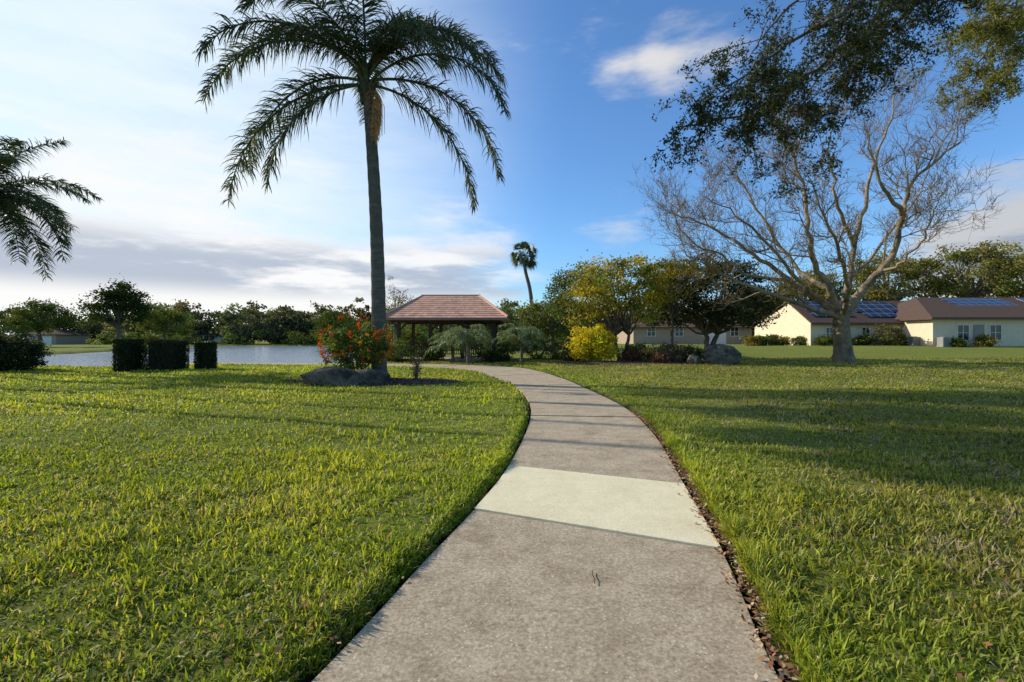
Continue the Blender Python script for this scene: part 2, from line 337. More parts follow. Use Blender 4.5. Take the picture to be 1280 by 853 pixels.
def tree(name,x,y,h,rad,base,seed,ncl=70,lpc=90,clr=.7,ln=.16,wd=.09,tr=.25,trunk_frac=.4,mat=None,yellow=None,bark=None,cz=None,multi=1,bottom=-.55,wob=.04):
    rng=np.random.default_rng(seed); z0=float(zg(x,y))-.05; e=empty(name,(x,y,z0))
    g=Geo(); rad=np.array(rad,float); cen=np.array([x,y,z0+(cz if cz else h-rad[2])])
    C=crown_leaves(g,cen,rad,ncl,lpc,clr,ln,wd,base,rng,yellow,bottom)
    par(g.obj('foliage',mat or M_leaf),e)
    t=Geo()
    for q in range(multi):
        fk=np.array([x+rng.normal(0,.15)*(multi>1)*3,y,z0+h*trunk_frac]); 
        P=bezline((x+(q-.5*(multi-1))*.25,y,z0),fk,0,7,rng,wob); t.tube(P,np.linspace(tr*1.25,tr*.7,7),9)
        for c in C[rng.permutation(len(C))[:max(8,ncl//(3*multi))]]:
            P=bezline(fk,c,.08,6,rng,.06); t.tube(P,np.linspace(tr*.45,tr*.06,6),5)
    par(t.obj('trunk',bark or M_bark,True),e)
    return e

def frond(g,hub,az,e0,e1,L,rng,leafl=.75,m=80,wid=.035,base=(.07,.095,.03),droop=.8):
    n=26; s=np.linspace(0,1,n); pit=np.radians(e0+(e1-e0)*s**.95); azr=math.radians(az)+rng.normal(0,.12)*s
    d=np.stack([np.cos(pit)*np.cos(azr),np.cos(pit)*np.sin(azr),np.sin(pit)],1)
    P=np.vstack([hub,hub+np.cumsum(d[:-1]*L/(n-1),axis=0)])
    g.tube(P,np.linspace(.045,.008,n)*(L/5),5,np.array(base)*1.5)
    for sgn in (-1,1):
        t=np.sort(rng.uniform(.14,1,m)); idx=t*(n-1); i0=np.minimum(idx.astype(int),n-2); fr=(idx-i0)[:,None]
        p=P[i0]*(1-fr)+P[i0+1]*fr; T=d[i0]; side=np.cross(T,[0,0,1.]); side/=np.linalg.norm(side,axis=1)[:,None]+1e-6
        upn=np.cross(side,T)
        ll=leafl*(np.sin(np.clip(t*1.02,0,1)**.7*np.pi*.93)*.75+.3)*rng.uniform(.75,1.15,m)
        dr=side*sgn*.8+T*rng.uniform(.3,.7,m)[:,None]+upn*rng.normal(.1,.35,m)[:,None]
        dr/=np.linalg.norm(dr,axis=1)[:,None]
        pts=[p]; cur=p; dd=dr.copy()
        for k in range(4):
            cur=cur+dd*(ll/4)[:,None]; pts.append(cur); dd=dd+np.array([0,0,-1.])*droop*(.35+.3*k)*rng.uniform(.7,1.2,m)[:,None]; dd/=np.linalg.norm(dd,axis=1)[:,None]
        wv=np.cross(dr,rng.normal(size=(m,3))); wv/=np.linalg.norm(wv,axis=1)[:,None]
        wf=[.5,1,.9,.6,.1]; V=[]
        for k in range(5): V+= [pts[k]-wv*wid*.5*wf[k],pts[k]+wv*wid*.5*wf[k]]
        V=np.stack(V,1).reshape(-1,3); o=np.arange(m)[:,None]*10
        f=np.concatenate([o+np.array([[2*k,2*k+1,2*k+3,2*k+2]]) for k in range(4)],0)
        c=np.array(base)*rng.uniform(.6,1.5,m)[:,None]; g.add(V,f,np.repeat(c,10,axis=0))
def feather_palm(name,base,top,specs,r0,r1,seed,leafl=.75,m=80,wid=.035,L=1,colr=(.07,.095,.03),spathe=False,bulge=0,droop=.8):
    rng=np.random.default_rng(seed); base=np.array(base,float); top=np.array(top,float); e=empty(name,base)
    g=Geo()
    for (az,e0,e1,l) in specs: frond(g,top+rng.normal(0,.06,3)+np.array([0,0,rng.uniform(-.1,.35)]),az,e0,e1,l*L,rng,leafl,m,wid,colr,droop)
    if spathe: frond(g,top+np.array([.1,-.15,-.2]),-60,-40,-89,2.6,rng,.45,60,.03,(.26,.15,.07),.9)
    par(g.obj('fronds',M_palm,True),e)
    t=Geo(); n=60; s=np.linspace(0,1,n)[:,None]; P=base+(top-base)*s; P[:,0]+=np.sin(s[:,0]*np.pi)*bulge
    rad=r0+(r1-r0)*s[:,0]; rad=rad*(1+.025*np.sin(np.arange(n)*1.9)); rad[:4]*=[1.35,1.2,1.1,1.04]
    t.tube(P,rad,14); par(t.obj('trunk',M_palmtrunk,True),e)
    b=Geo()
    for k in range(22 if r1>.1 else 5):
        a=rng.uniform(0,2*np.pi); q=top+np.array([math.cos(a)*r1*.7,math.sin(a)*r1*.7,rng.uniform(-1.1,0)*r1*4])
        b.tube([q,q+np.array([math.cos(a)*r1*.5,math.sin(a)*r1*.5,r1*2]),q+np.array([math.cos(a)*r1*1.2,math.sin(a)*r1*1.2,r1*3.6])],[r1*.5,r1*.35,r1*.12],7)
    par(b.obj('leaf_bases',noisemat('palm_boot',(.05,.05,.025),(.12,.11,.055),6),True),e)
    if spathe:
        q=Geo(); p0=top+np.array([.36,-.25,-.45])
        q.tube([p0,p0+[.08,-.1,-.15],p0+[.12,-.1,-.6],p0+[.10,-.1,-1.1],p0+[.07,-.1,-1.9]],[.03,.06,.12,.10,.02],8)
        for k in range(60):
            d=rng.normal(0,.08,3); q.tube([p0+[.12,-.1,-.1],p0+[.12,-.1,-.5]+d*[1,1,.5],p0+[.09,-.1,-1.5]+d*[1.2,1.2,2]],[.014,.014,.007],4)
        par(q.obj('seed_stalk',noisemat('seed',(.50,.24,.06),(.75,.42,.14),12)),e)
        q=Geo(); p0=top+np.array([.3,-.35,.55]); q.tube([p0,p0+[.25,0,.3],p0+[.55,0,.6],p0+[.85,0,.75],p0+[1.1,0,.95]],[.05,.13,.17,.12,.01],9)
        par(q.obj('spathe',noisemat('spathe',(.03,.022,.015),(.09,.06,.04),8),True),e)
    return e
pb=px(474,476,16.8); pb[2]=0
pt=px(459,104,16.8)
sp=[(178,66,-60,6.9),(187,46,-76,6.8),(170,24,-84,6.7),(184,2,-86,7.0),(200,-16,-88,5.4),(165,78,-40,6.4),(208,60,-70,6.2),
    (2,64,-62,6.0),(-8,42,-78,6.2),(6,14,-86,6.5),(-3,-12,-88,6.2),(14,76,-46,6.0),(-28,56,-70,5.6),
    (100,62,-55,5.2),(248,58,-66,5.6),(285,76,-35,5.6),(312,40,-78,5.4),(232,86,0,5.6),(60,86,5,5.2)]
feather_palm('queen_palm_tree',pb,pt,sp,.27,.18,11,leafl=1.0,m=165,wid=.038,spathe=True,bulge=.12,colr=(.065,.085,.032),droop=.65)
lb=px(-55,424,21); lb[2]=0.02; lt=px(-22,258,21)
sp2=[(5,55,-45,4.6),(-10,35,-62,4.8),(10,15,-80,4.2),(-30,62,-30,4.5),(-50,20,-75,4.2),(40,60,-40,4.5),(80,50,-50,4.5),(120,40,-60,4.5),(170,50,-50,4.5),(200,30,-70,4.5),(240,55,-40,4.5),(280,40,-60,4.5),(330,72,-10,4.5),(160,75,0,4.5),(20,78,10,4.4),(-5,12,-84,5.2),(0,-16,-88,4.8),(-20,0,-88,4.6)]
feather_palm('queen_palm_tree',lb,lt,sp2,.26,.2,12,leafl=.85,m=130,wid=.042,droop=.6)
def fan_palm():
    D=62; rng=np.random.default_rng(5); P=np.array([px(668,424,D),px(665,385,D),px(662,360,D),px(657,340,D),px(655,322,D)]); P[0][2]=-.1
    e=empty('sabal_palm_tree',P[0]); t=Geo(); Q=cr(P[:,:2],4); Qz=cr(P[:,[2,0]],4)[:,0]; pts=np.stack([Q[:,0],Q[:,1],Qz],1)
    t.tube(pts,np.linspace(.28,.2,len(pts)),9); par(t.obj('trunk',M_palmtrunk,True),e)
    g=Geo(); hub=P[-1]+[0,0,.25]
    for k in range(50):
        d=rng.normal(size=3); d/=np.linalg.norm(d); 
        if d[2]<-.8: continue
        L=rng.uniform(.8,1.45); c0=hub+d*L; g.tube([hub,c0],[.03,.02],4,(.06,.08,.03))
        s=np.cross(d,rng.normal(size=3)); s/=np.linalg.norm(s)
        for a in np.linspace(-1.2,1.2,13):
            v=d*math.cos(a)+s*math.sin(a); q=c0+v*rng.uniform(.7,1.1)+np.array([0,0,-.3])
            w=np.cross(v,np.cross(d,s))*.05; m=c0+v*.45
            g.add([c0,m+w,q,m-w],[(0,1,2,3)],np.array((.06,.08,.03))*rng.uniform(.6,1.5))
    par(g.obj('fronds',M_palm),e)
fan_palm()
for k,(u,v,D,hh) in enumerate([(585,424,27.5,1.3),(652,424,28.5,1.35),(566,424,29.3,.9)]):
    b0=px(u,v,D); b0[2]=0; rr=np.random.default_rng(30+k)
    s3=[(a+rr.uniform(-12,12),rr.uniform(25,80),rr.uniform(-75,-30),rr.uniform(1.5,2.1)) for a in range(0,360,12)]
    feather_palm('date_palm_plant',b0,b0+[0,0,hh],s3,.10,.09,40+k,leafl=.38,m=46,wid=.03,colr=(.18,.23,.10))

# --- bare tree
def bare():
    D=30.; rng=np.random.default_rng(21); base=px(1054,452,D); base[2]=float(zg(base[0],D))-.1
    e=empty('bare_deciduous_tree',base); g=Geo()
    def P(*l): return np.array([px(a,b,D+d) for a,b,d in l])
    tr=np.vstack([base,P((1054,443,0),(1053,425,0),(1051,405,0),(1052,390,0))])
    g.tube(tr,[.80,.56,.47,.46,.50],14,(.8,.75,.7))
    limbs=[(P((1052,394,0),(1075,368,-.5),(1100,340,-1),(1118,310,-1.5),(1128,270,-2),(1135,235,-2),(1165,205,-2.5),(1200,178,-3)),.33),
     (P((1052,397,0),(1060,350,.5),(1068,310,1),(1080,260,1.5),(1090,210,2),(1110,160,2.5),(1120,115,3)),.26),
     (P((1052,394,0),(1035,360,-.5),(1020,330,-1),(1010,290,-2),(1005,240,-2),(990,190,-2.5),(975,160,-3)),.27),
     (P((1050,396,0),(1020,372,.5),(985,350,1),(950,325,1),(915,300,1.5),(880,280,2),(845,268,2)),.26),
     (P((1050,398,0),(1015,385,-1.5),(975,372,-2.5),(930,355,-3),(890,335,-3),(858,320,-3.5)),.2),
     (P((1035,362,0),(1000,340,2),(970,300,3),(945,260,3.5),(925,225,4),(905,205,4)),.18),
     (P((1068,310,1),(1050,270,0),(1042,225,-.5),(1035,180,-1),(1045,135,-1)),.16),
     (P((1100,340,-1),(1125,330,-2),(1150,305,-3),(1165,270,-3.5),(1180,240,-4)),.12),
     (P((1128,270,-2),(1105,235,-3),(1090,195,-3.5),(1080,150,-4)),.15),
     (P((1060,350,.5),(1090,320,3),(1120,280,4),(1150,240,5),(1165,190,5)),.16),
     (P((1020,372,.5),(990,340,-1),(955,300,-2),(920,270,-2.5),(880,245,-3)),.15),
     (P((985,350,1),(940,345,-1),(900,320,-1),(862,300,-1),(838,262,-1)),.13),
     (P((1052,394,0),(1060,360,-2.5),(1050,320,-4.5),(1030,270,-6),(1010,220,-6.5)),.19)]
    cc=np.array(px(1030,300,D))
    def grow(p,d,L,r,lev):
        n=6 if lev<2 else 4; pts=[p]; q=p.copy(); dd=d.copy()
        for k in range(n):
            dd=dd+rng.normal(0,.17,3)+np.array([0,0,.07]); dd/=np.linalg.norm(dd); q=q+dd*L/n; pts.append(q)
        pts=np.array(pts); g.tube(pts,np.linspace(r,r*.38,len(pts)),5 if lev<2 else 3,(1,.96,.9) if lev<2 else (.85,.74,.55))
        if lev>=3: return
        for c in range([6,5,3][lev]):
            k=rng.integers(1,len(pts)); o=pts[k]; ax=rng.normal(size=3); ax-=ax@dd*dd; ax/=np.linalg.norm(ax)
            nd=dd*rng.uniform(.5,1)+ax*rng.uniform(.5,1)+np.array([0,0,.12])
            nd/=np.linalg.norm(nd); grow(o,nd,L*rng.uniform(.5,.75),max(r*.5,.0105),lev+1)
    for pts,r in limbs:
        A=cr(pts[:,:2],4); B=cr(pts[:,[2,0]],4)[:,0]; Q=np.stack([A[:,0],A[:,1],B],1)
        Q[1:-1]+=rng.normal(0,.06,(len(Q)-2,3)); rr=r*(1-.85*np.linspace(0,1,len(Q))**.7); g.tube(Q,rr,9)
        for k in range(5,len(Q)):
            if rng.random()<.6 or k==len(Q)-1:
                T=Q[k]-Q[k-1]; T/=np.linalg.norm(T); ax=rng.normal(size=3); ax-=ax@T*T; ax/=np.linalg.norm(ax)
                out=Q[k]-cc; out/=np.linalg.norm(out)+1e-6
                d=T*rng.uniform(.4,.9)+ax*.7+out*.35; d/=np.linalg.norm(d)
                grow(Q[k],d,rng.uniform(1.3,2.6),min(rr[k]*.6,.05),0)
    mt=noisemat('pale_bark_twigs',(.20,.15,.095),(.42,.33,.21),5,.9,.4,c3=(.15,.12,.08),scale3=1.5,spec=.1,attr=True)
    par(g.obj('branches',mt,True),e)
bare()

# --- overhanging oak
def over_oak():
    rng=np.random.default_rng(33); tb=np.array([12.5,6.5,-.1]); e=empty('live_oak_tree',tb); w=Geo(); g=Geo()
    tk=np.array([tb,(12.4,6.5,1.5),(12.1,6.6,3.2),(11.8,6.7,4.8)]); w.tube(tk,[.62,.45,.40,.36],12)
    def P(*l): return np.array([px(a,b,d) for a,b,d in l])
    fk=tk[-1]
    limbs=[(np.vstack([fk,P((1300,-80,8.0),(1200,-40,8),(1120,10,7.8),(1060,55,7.6),(1000,105,7.4),(940,140,7.2),(855,160,7.0))]),.12,'d',1.1),
     (np.vstack([fk,P((1310,-130,7.6),(1200,-70,7.4),(1110,-20,7.2),(1050,20,7),(985,55,6.8),(935,90,6.7),(900,125,6.6))]),.10,'d',.8),
     (np.vstack([fk,P((1300,-60,8.6),(1190,-30,8.6),(1120,30,8.6),(1080,75,8.4),(1040,115,8.2),(1000,180,8))]),.09,'d',1.0),
     (np.vstack([fk,P((1250,-120,8.8),(1120,-60,8.6),(1020,-20,8.4),(970,30,8.2),(935,70,8))]),.09,'d',.4),
     (np.vstack([fk,P((1300,-90,8.2),(1170,-30,8.0),(1100,25,7.9),(1040,85,7.7),(985,150,7.5))]),.08,'d',.6),
     (np.vstack([fk,P((1330,-60,10.5),(1270,-10,10.8),(1245,40,10.8),(1225,80,10.8),(1215,115,10.6))]),.08,'y',1.2),
     (np.vstack([fk,P((1360,-40,10.2),(1310,20,10.4),(1275,50,10.4),(1255,90,10.2))]),.08,'y',1.2),
     (np.vstack([fk,P((1330,-30,9.8),(1290,10,9.9),(1250,20,9.9),(1200,40,9.7))]),.07,'y',1.2),
     (np.vstack([fk,(13.5,3,7.5),(14,0,9)]),.2,'d',.5),(np.vstack([fk,(15,8,7.5),(18,9,9)]),.2,'d',.5)]
    def twig(p,d,L,lev,kind):
        n=5; pts=[p]; q=p.copy()
        for k in range(n): d=d+rng.normal(0,.22,3)+np.array([0,0,-.05]); d/=np.linalg.norm(d); q=q+d*L/n; pts.append(q)
        pts=np.array(pts); w.tube(pts,np.linspace(.010 if lev==0 else .005,.0025,n+1),4)
        if lev<2:
            for c in range(4):
                nd=d+rng.normal(0,.7,3); nd/=np.linalg.norm(nd); twig(pts[rng.integers(1,n+1)],nd,L*.62,lev+1,kind)
        if lev>=1:
            m=rng.integers(9,20); t=rng.random(m)*(n-.01); i=t.astype(int); P=pts[i]+(pts[i+1]-pts[i])*(t-i)[:,None]+rng.normal(0,.035,(m,3))
            base=np.array((.035,.05,.016)) if kind=='d' else np.array((.17,.175,.035))  # sunlit look of the right-hand limbs is put into a brighter, yellower leaf colour
            g.leaves(P,.066,.026,base*rng.uniform(.6,1.6,m)[:,None],rng)
    for pts,r,kind,dens in limbs:
        A=cr(pts[:,:2],5); B=cr(pts[:,[2,0]],5)[:,0]; Q=np.stack([A[:,0],A[:,1],B],1); Q[1:]+=rng.normal(0,.03,(len(Q)-1,3))
        w.tube(Q,r*(1-.93*np.linspace(0,1,len(Q))**.4)+.004,7)
        for k in range(8,len(Q)):
            for rep in range(2):
                if rng.random()<.62*dens:
                    T=Q[k]-Q[k-1]; T/=np.linalg.norm(T)+1e-9; d=T*.5+rng.normal(0,.6,3)+[0,0,-.12]; d/=np.linalg.norm(d)
                    twig(Q[k],d,rng.uniform(.35,.8),0,kind)
    par(w.obj('branches',M_bark,True),e); par(g.obj('foliage',M_leaf),e)
over_oak()

DG=(.07,.10,.025)
# tall oaks beyond the left edge of the view; their long shadows fall over the right lawn
for (sx,sy,t,rx,ry,sd) in [(7.8,8.8,34,2.6,.7,1),(7.0,6.5,32,2.4,.5,2),(7.6,4.6,31,2.4,.5,3),(10.5,11.6,41,3.2,.7,4),(15,9.4,46,3.4,.7,5),(12,7.3,38,2.6,.45,6)]:
    hh=t*TE+1.6; x=sx-.951*t; y=sy+.309*t
    tree('oak_tree',x,y,hh,(rx,ry,1.9),DG,50+sd,ncl=64,lpc=62,clr=.42,ln=.30,wd=.2,tr=.11,trunk_frac=.82,wob=.006)
tree('tabebuia_tree',*px(776,424,30)[:2],7.0,(3.6,2.6,2.5),(.20,.22,.03),61,ncl=130,lpc=85,clr=.5,ln=.2,wd=.1,tr=.13,trunk_frac=.25,yellow=(.4,(.42,.34,.03)),bottom=-.85,multi=2)
tree('shade_tree',*px(885,424,33)[:2],7.2,(4.6,3.2,2.9),(.045,.06,.02),62,ncl=150,lpc=120,clr=.6,ln=.2,wd=.11,tr=.2,trunk_frac=.25,multi=2,bottom=-.8)
tree('shade_tree',*px(722,424,38)[:2],7.4,(2.8,2.6,3.0),(.09,.12,.025),63,ncl=80,lpc=90,clr=.55,ln=.2,wd=.11,tr=.15)
tree('shade_tree',*px(840,424,31.0)[:2],6.9,(2.4,2,1.9),(.18,.18,.025),64,ncl=60,lpc=70,clr=.5,ln=.18,wd=.1,tr=.1,yellow=(.3,(.36,.29,.03)),bottom=-.8)
tree('oak_tree',*px(690,424,46)[:2],5.4,(3.6,3,2.6),(.11,.14,.03),65,ncl=90,lpc=90,clr=.7,ln=.25,wd=.14)
tree('oak_tree',*px(620,424,58)[:2],5.6,(3.2,3,2.4),(.07,.10,.025),71,ncl=70,lpc=80,clr=.7,ln=.25,wd=.14)
tree('oak_tree',*px(148,424,72)[:2],10.0,(4.5,4,4.0),(.04,.06,.018),66,ncl=90,lpc=90,clr=.9,ln=.34,wd=.22,tr=.4,trunk_frac=.3,mat=M_leaf_far)
tree('oak_tree',*px(418,424,80)[:2],7.6,(3.2,3,3.2),(.09,.12,.03),67,ncl=60,lpc=80,clr=.8,ln=.34,wd=.2,tr=.3,mat=M_leaf_far)
tree('cypress_tree',*px(494,424,70)[:2],10.2,(2.3,2.3,4.4),(.14,.14,.08),68,ncl=60,lpc=34,clr=.7,ln=.25,wd=.1,tr=.25,mat=M_leaf_far)
tree('oak_tree',*px(50,424,85)[:2],8.6,(5.0,4,3.8),(.08,.11,.03),69,ncl=80,lpc=80,clr=.9,ln=.36,wd=.22,tr=.3,mat=M_leaf_far)
tree('oak_tree',*px(205,424,90)[:2],7.4,(4.5,4,3.2),(.10,.13,.03),70,ncl=80,lpc=70,clr=.9,ln=.36,wd=.22,tr=.3,mat=M_leaf_far)
for k,(u,D,h,r) in enumerate([(1110,84,16,7),(1215,80,17.5,8),(1290,82,16,7),(1010,90,14,6.5),(1370,85,16,8),(930,95,11,6)]):
    tree('oak_tree',*px(u,424,D)[:2],h,(r,r*.8,h*.36),(.18,.18,.055),80+k,ncl=130,lpc=85,clr=1.1,ln=.42,wd=.26,tr=.45,mat=M_leaf_far,yellow=(.2,(.28,.24,.08)))
def treeline():
    g=Geo(); rng=np.random.default_rng(90)
    for k in range(160):
        az=math.radians(-62+124*k/159+rng.normal(0,.3)); D=rng.uniform(125,150) ; x=math.tan(az)*D
        if abs(x)>320: continue
        h=rng.uniform(6.8,12.5)+ (2 if x>20 else 0); r=rng.uniform(3.8,6.8)
        base=np.array((.13,.155,.08))*rng.uniform(.55,1.6)*np.array([rng.uniform(.9,1.3),1,1])
        crown_leaves(g,(x,D,h*.5),(r,r*.6,h*.5),40,42,1.2,.75,.5,base,rng,bottom=-1)
    g.obj('distant_treeline',M_leaf_far)
    g=Geo()
    for k in range(60):
        u=rng.uniform(120,720); D=rng.uniform(116,124) if u<400 else rng.uniform(60,85); p=px(u,424,D); r=rng.uniform(1.5,3)
        if lake_sd(np.array([p[0]]),np.array([D]))[0]<3: continue
        crown_leaves(g,(p[0],D,r*.5),(r*1.4,r,r*.9),16,36,.8,.5,.3,np.array((.10,.13,.04))*rng.uniform(.6,1.4),rng,bottom=-1)
    g.obj('lakeside_shrubs',M_leaf_far)
treeline()

# ---------------------------------------------------------------- shrubs / hedges
def hedge(x0,x1,y0,y1,h,seed,base=(.035,.055,.016)):
    rng=np.random.default_rng(seed); cx=(x0+x1)/2; cy=(y0+y1)/2; z0=float(zg(cx,cy)); e=empty('clipped_hedge',(cx,cy,z0))
    g=Geo(); n=9000; S=np.array([x1-x0,y1-y0,h]); p=rng.random((n,3))-.5
    ax=rng.integers(0,3,n); sg=np.where(rng.random(n)<.5,-.5,.5); jit=np.abs(rng.normal(0,.03,n)); 
    for a in range(3): m=ax==a; p[m,a]=sg[m]*(1-jit[m]*1.5)
    p=p*S; q=np.linalg.norm(p/S*2,ord=14,axis=1)[:,None]; p=np.where(q>1,p/q,p); p[:,2]+=h/2
    p+=(rng.normal(0,.025,(n,3))); p[:,2]+= (vnoise(p[:,0]+cx,p[:,1],.4,20)-.5)*.07; P=p+[cx,cy,z0]
    cc=np.array(base)*(.5+1.1*rng.random(n))[:,None]
    g.leaves(P,.075,.045,cc,rng); par(g.obj('foliage',M_leaf),e)
    t=Geo(); t.box((x0+.11,y0+.11,z0-.05),(x1-.11,y1-.11,z0+h-.12)); par(t.obj('inner_dark_box',M_hedgecore),e)  # added solid dark box behind the leaf shell, stops the hedge being see-through
def wx(u,D): return (u-CX)*D/F
hedge(wx(141,20.8),wx(181.5,21.9),20.8,21.9,1.44,1); hedge(wx(180,21.2),wx(237,22.3),21.2,22.3,1.38,2); hedge(wx(243,22.0),wx(271,22.9),22.0,22.9,1.30,3)
def shrub(name,x,y,r,h,base,seed,n=60,lpc=60,ln=.09,wd=.05,yellow=None,clr=.2,mat=None):
    rng=np.random.default_rng(seed); z0=float(zg(x,y)); e=empty(name,(x,y,z0)); g=Geo()
    crown_leaves(g,(x,y,z0+h*.45),(r,r*.85,h*.52),n,lpc,clr,ln,wd,base,rng,yellow,bottom=-1,shell=.35)
    par(g.obj('foliage',mat or M_leaf),e); t=Geo()
    for k in range(7): 
        a=rng.uniform(0,6.28); t.tube([(x,y,z0-.05),(x+math.cos(a)*r*.3,y+math.sin(a)*r*.3,z0+h*.35),(x+math.cos(a)*r*.6,y+math.sin(a)*r*.6,z0+h*.7)],[.03,.02,.01],5)
    par(t.obj('stems',M_bark),e); return e
shrub('rounded_shrub',wx(10,21),21.2,1.2,1.75,(.035,.055,.016),5,n=140,lpc=110)
shrub('rounded_shrub',wx(-40,21),22,1.3,1.6,(.035,.055,.016),6,n=100,lpc=80)
shrub('croton_shrub',wx(744,29.5),29.5,1.5,2.4,(.50,.46,.02),7,n=110,lpc=90,ln=.14,wd=.08,clr=.3)
for k,(u,D,r,h,b_) in enumerate([(815,28.6,.9,1.0,(.13,.14,.05)),(840,28.8,1.0,1.2,(.18,.15,.08)),(800,29.6,1.0,1.3,(.10,.13,.03)),(862,29.4,.9,1.1,(.08,.10,.03)),(700,33,1.1,1.4,(.08,.11,.03)),(675,34,1.2,1.5,(.10,.13,.03)),
      (540,31,.8,1.0,(.08,.11,.03)),(500,30.5,1.2,1.5,(.10,.14,.03)),(612,29.5,.8,1.0,(.05,.08,.02)),(628,30,.9,1.2,(.07,.10,.03)),(478,31,1,1.2,(.11,.14,.03)),(720,31,.8,.8,(.11,.12,.04)),(790,29,.5,.7,(.2,.09,.06)),(825,28.0,.4,.6,(.25,.12,.08))]):
    shrub('garden_shrub',wx(u,D),D,r,h,b_,100+k,n=50,lpc=50,ln=.13,wd=.07,clr=.28)
for k,u in enumerate([940,952,965,978,1000,1030,1060,1080,1120,1135,1150,1195,1230]):
    D=51 if u<1165 else 46.8; rr=np.random.default_rng(k+300).uniform(.6,1.1)
    if u<1010: D=51+k*.6
    shrub('foundation_shrub',wx(u,D),D,rr,rr*1.3,(.10,.13,.03) if k%3 else (.22,.19,.04),130+k,n=36,lpc=36,ln=.2,wd=.12,clr=.3,mat=M_leaf_far)
shrub('garden_shrub',wx(1112,50),50,1.4,2.5,(.14,.14,.05),160,n=60,lpc=50,ln=.2,wd=.1,clr=.3)

def flowers():
    x,y=wx(447,16.2),16.2; rng=np.random.default_rng(44); z0=float(zg(x,y)); e=empty('flowering_bush',(x,y,z0)); g=Geo()
    crown_leaves(g,(x,y,z0+1.15),(1.15,.75,.85),130,75,.17,.10,.045,(.11,.16,.03),rng,(.15,(.28,.28,.04)),bottom=-1,shell=.3)
    for k in range(80):
        a=rng.uniform(-1,1); p=np.array([x+a*1.1,y+rng.uniform(-.6,.4),z0+1.2]); q=p+np.array([rng.normal(0,.12),rng.normal(0,.1),rng.uniform(.5,1.15)*(1.15-abs(a)*.6)])
        t=np.linspace(0,1,14)[:,None]; g.leaves(p+(q-p)*t+rng.normal(0,.03,(14,3)),.13,.03,np.array((.11,.16,.03))*rng.uniform(.7,1.4,14)[:,None],rng)
    par(g.obj('foliage',M_leaf),e); g=Geo()
    for k in range(80):
        u=rng.normal(size=3); u[1]=-abs(u[1])*.8; u/=np.linalg.norm(u); 
        p=np.array([x,y-.1,z0+1.3])+u*np.array([1.22,.85,1.0]); 
        if p[2]<z0+.7: continue
        m=rng.integers(6,14); c=np.array((.85,.07,.012)) if rng.random()<.6 else np.array((.92,.28,.02))
        g.leaves(p+rng.normal(0,.035,(m,3))*[1,1,1.6],.07,.045,c*rng.uniform(.7,1.1,m)[:,None],rng)
    par(g.obj('flowers',M_litter),e); t=Geo()
    for k in range(14):
        a=rng.uniform(0,6.28); t.tube([(x,y,z0-.05),(x+math.cos(a)*.3,y+math.sin(a)*.2,z0+.5),(x+math.cos(a)*.7,y+math.sin(a)*.4,z0+1.1)],[.02,.015,.01],5)
    par(t.obj('stems',M_bark),e)
flowers()
def rock(x,y,sx,sy,sz,seed):
    import bmesh
    bm=bmesh.new(); bmesh.ops.create_icosphere(bm,subdivisions=5,radius=1); rng=np.random.default_rng(seed)
    V=np.array([v.co[:] for v in bm.verts]); 
    pl=rng.normal(size=(16,3)); pl/=np.linalg.norm(pl,axis=1)[:,None]; dd=rng.uniform(.66,.95,16)
    for q,d in zip(pl,dd):
        s=V@q; V=np.where((s>d)[:,None],V-(s-d)[:,None]*q*.9,V)
    nz=vnoise(V[:,0]*3+V[:,2]*2,V[:,1]*3-V[:,2],.5,seed)-.5+ .5*(vnoise(V[:,0]*3-V[:,2]*3,V[:,1]*3+V[:,2]*2,.15,seed+1)-.5)
    V=V*(1+nz*.14)[:,None]; V*=np.array([sx,sy,sz])
    for v,c in zip(bm.verts,V): v.co=c
    me=bpy.data.meshes.new('boulder'); bm.to_mesh(me); bm.free(); me.materials.append(M_rock)
    for p in me.polygons: p.use_smooth=True
    o=bpy.data.objects.new('boulder',me); o.location=(x,y,float(zg(x,y))+sz*.5); col.objects.link(o)
rock(wx(417,14.9),14.9,1.15,.5,.44,3); rock(wx(463,15.2),15.2,.62,.42,.36,4); rock(wx(900,27.2),27.2,1.15,.7,.76,5)
rock(wx(868,27.4),27.5,.5,.4,.38,6)
def bed(x,y,a,b_):
    g=Geo(); nr,na=14,56; V=[];
    for r in range(nr+1):
        for k in range(na):
            t=2*np.pi*k/na; q=r/nr*(1+.07*math.sin(3*t+x)+.04*math.sin(7*t)); V.append((x+math.cos(t)*a*q,y+math.sin(t)*b_*q,0))
    V=np.array(V); rr=np.repeat(np.arange(nr+1)/nr,na); V[:,2]=zg(V[:,0],V[:,1])+.03+.08*(1-rr)-.05*(rr>.99)
    f=[(r*na+k,r*na+(k+1)%na,(r+1)*na+(k+1)%na,(r+1)*na+k) for r in range(nr) for k in range(na)]
    g.add(V,f); 
    rng=np.random.default_rng(int(abs(x*10))); n=2500; t=rng.uniform(0,6.28,n); q=np.sqrt(rng.random(n))
    P=np.stack([x+np.cos(t)*a*q,y+np.sin(t)*b_*q,np.zeros(n)],1); P[:,2]=zg(P[:,0],P[:,1])+.05+.08*(1-q)
    g.leaves(P,.09,.03,np.ones((n,3))*rng.uniform(.6,2.6,n)[:,None],rng,lie=.5); 
    m=noisemat('mulch_bed',(.04,.028,.018),(.15,.10,.065),22,.95,1.0,dist=.05,attr=True); g.obj('mulch_bed',m,True)
for a,b_,c,d in BEDS: bed(a,b_,c,d)
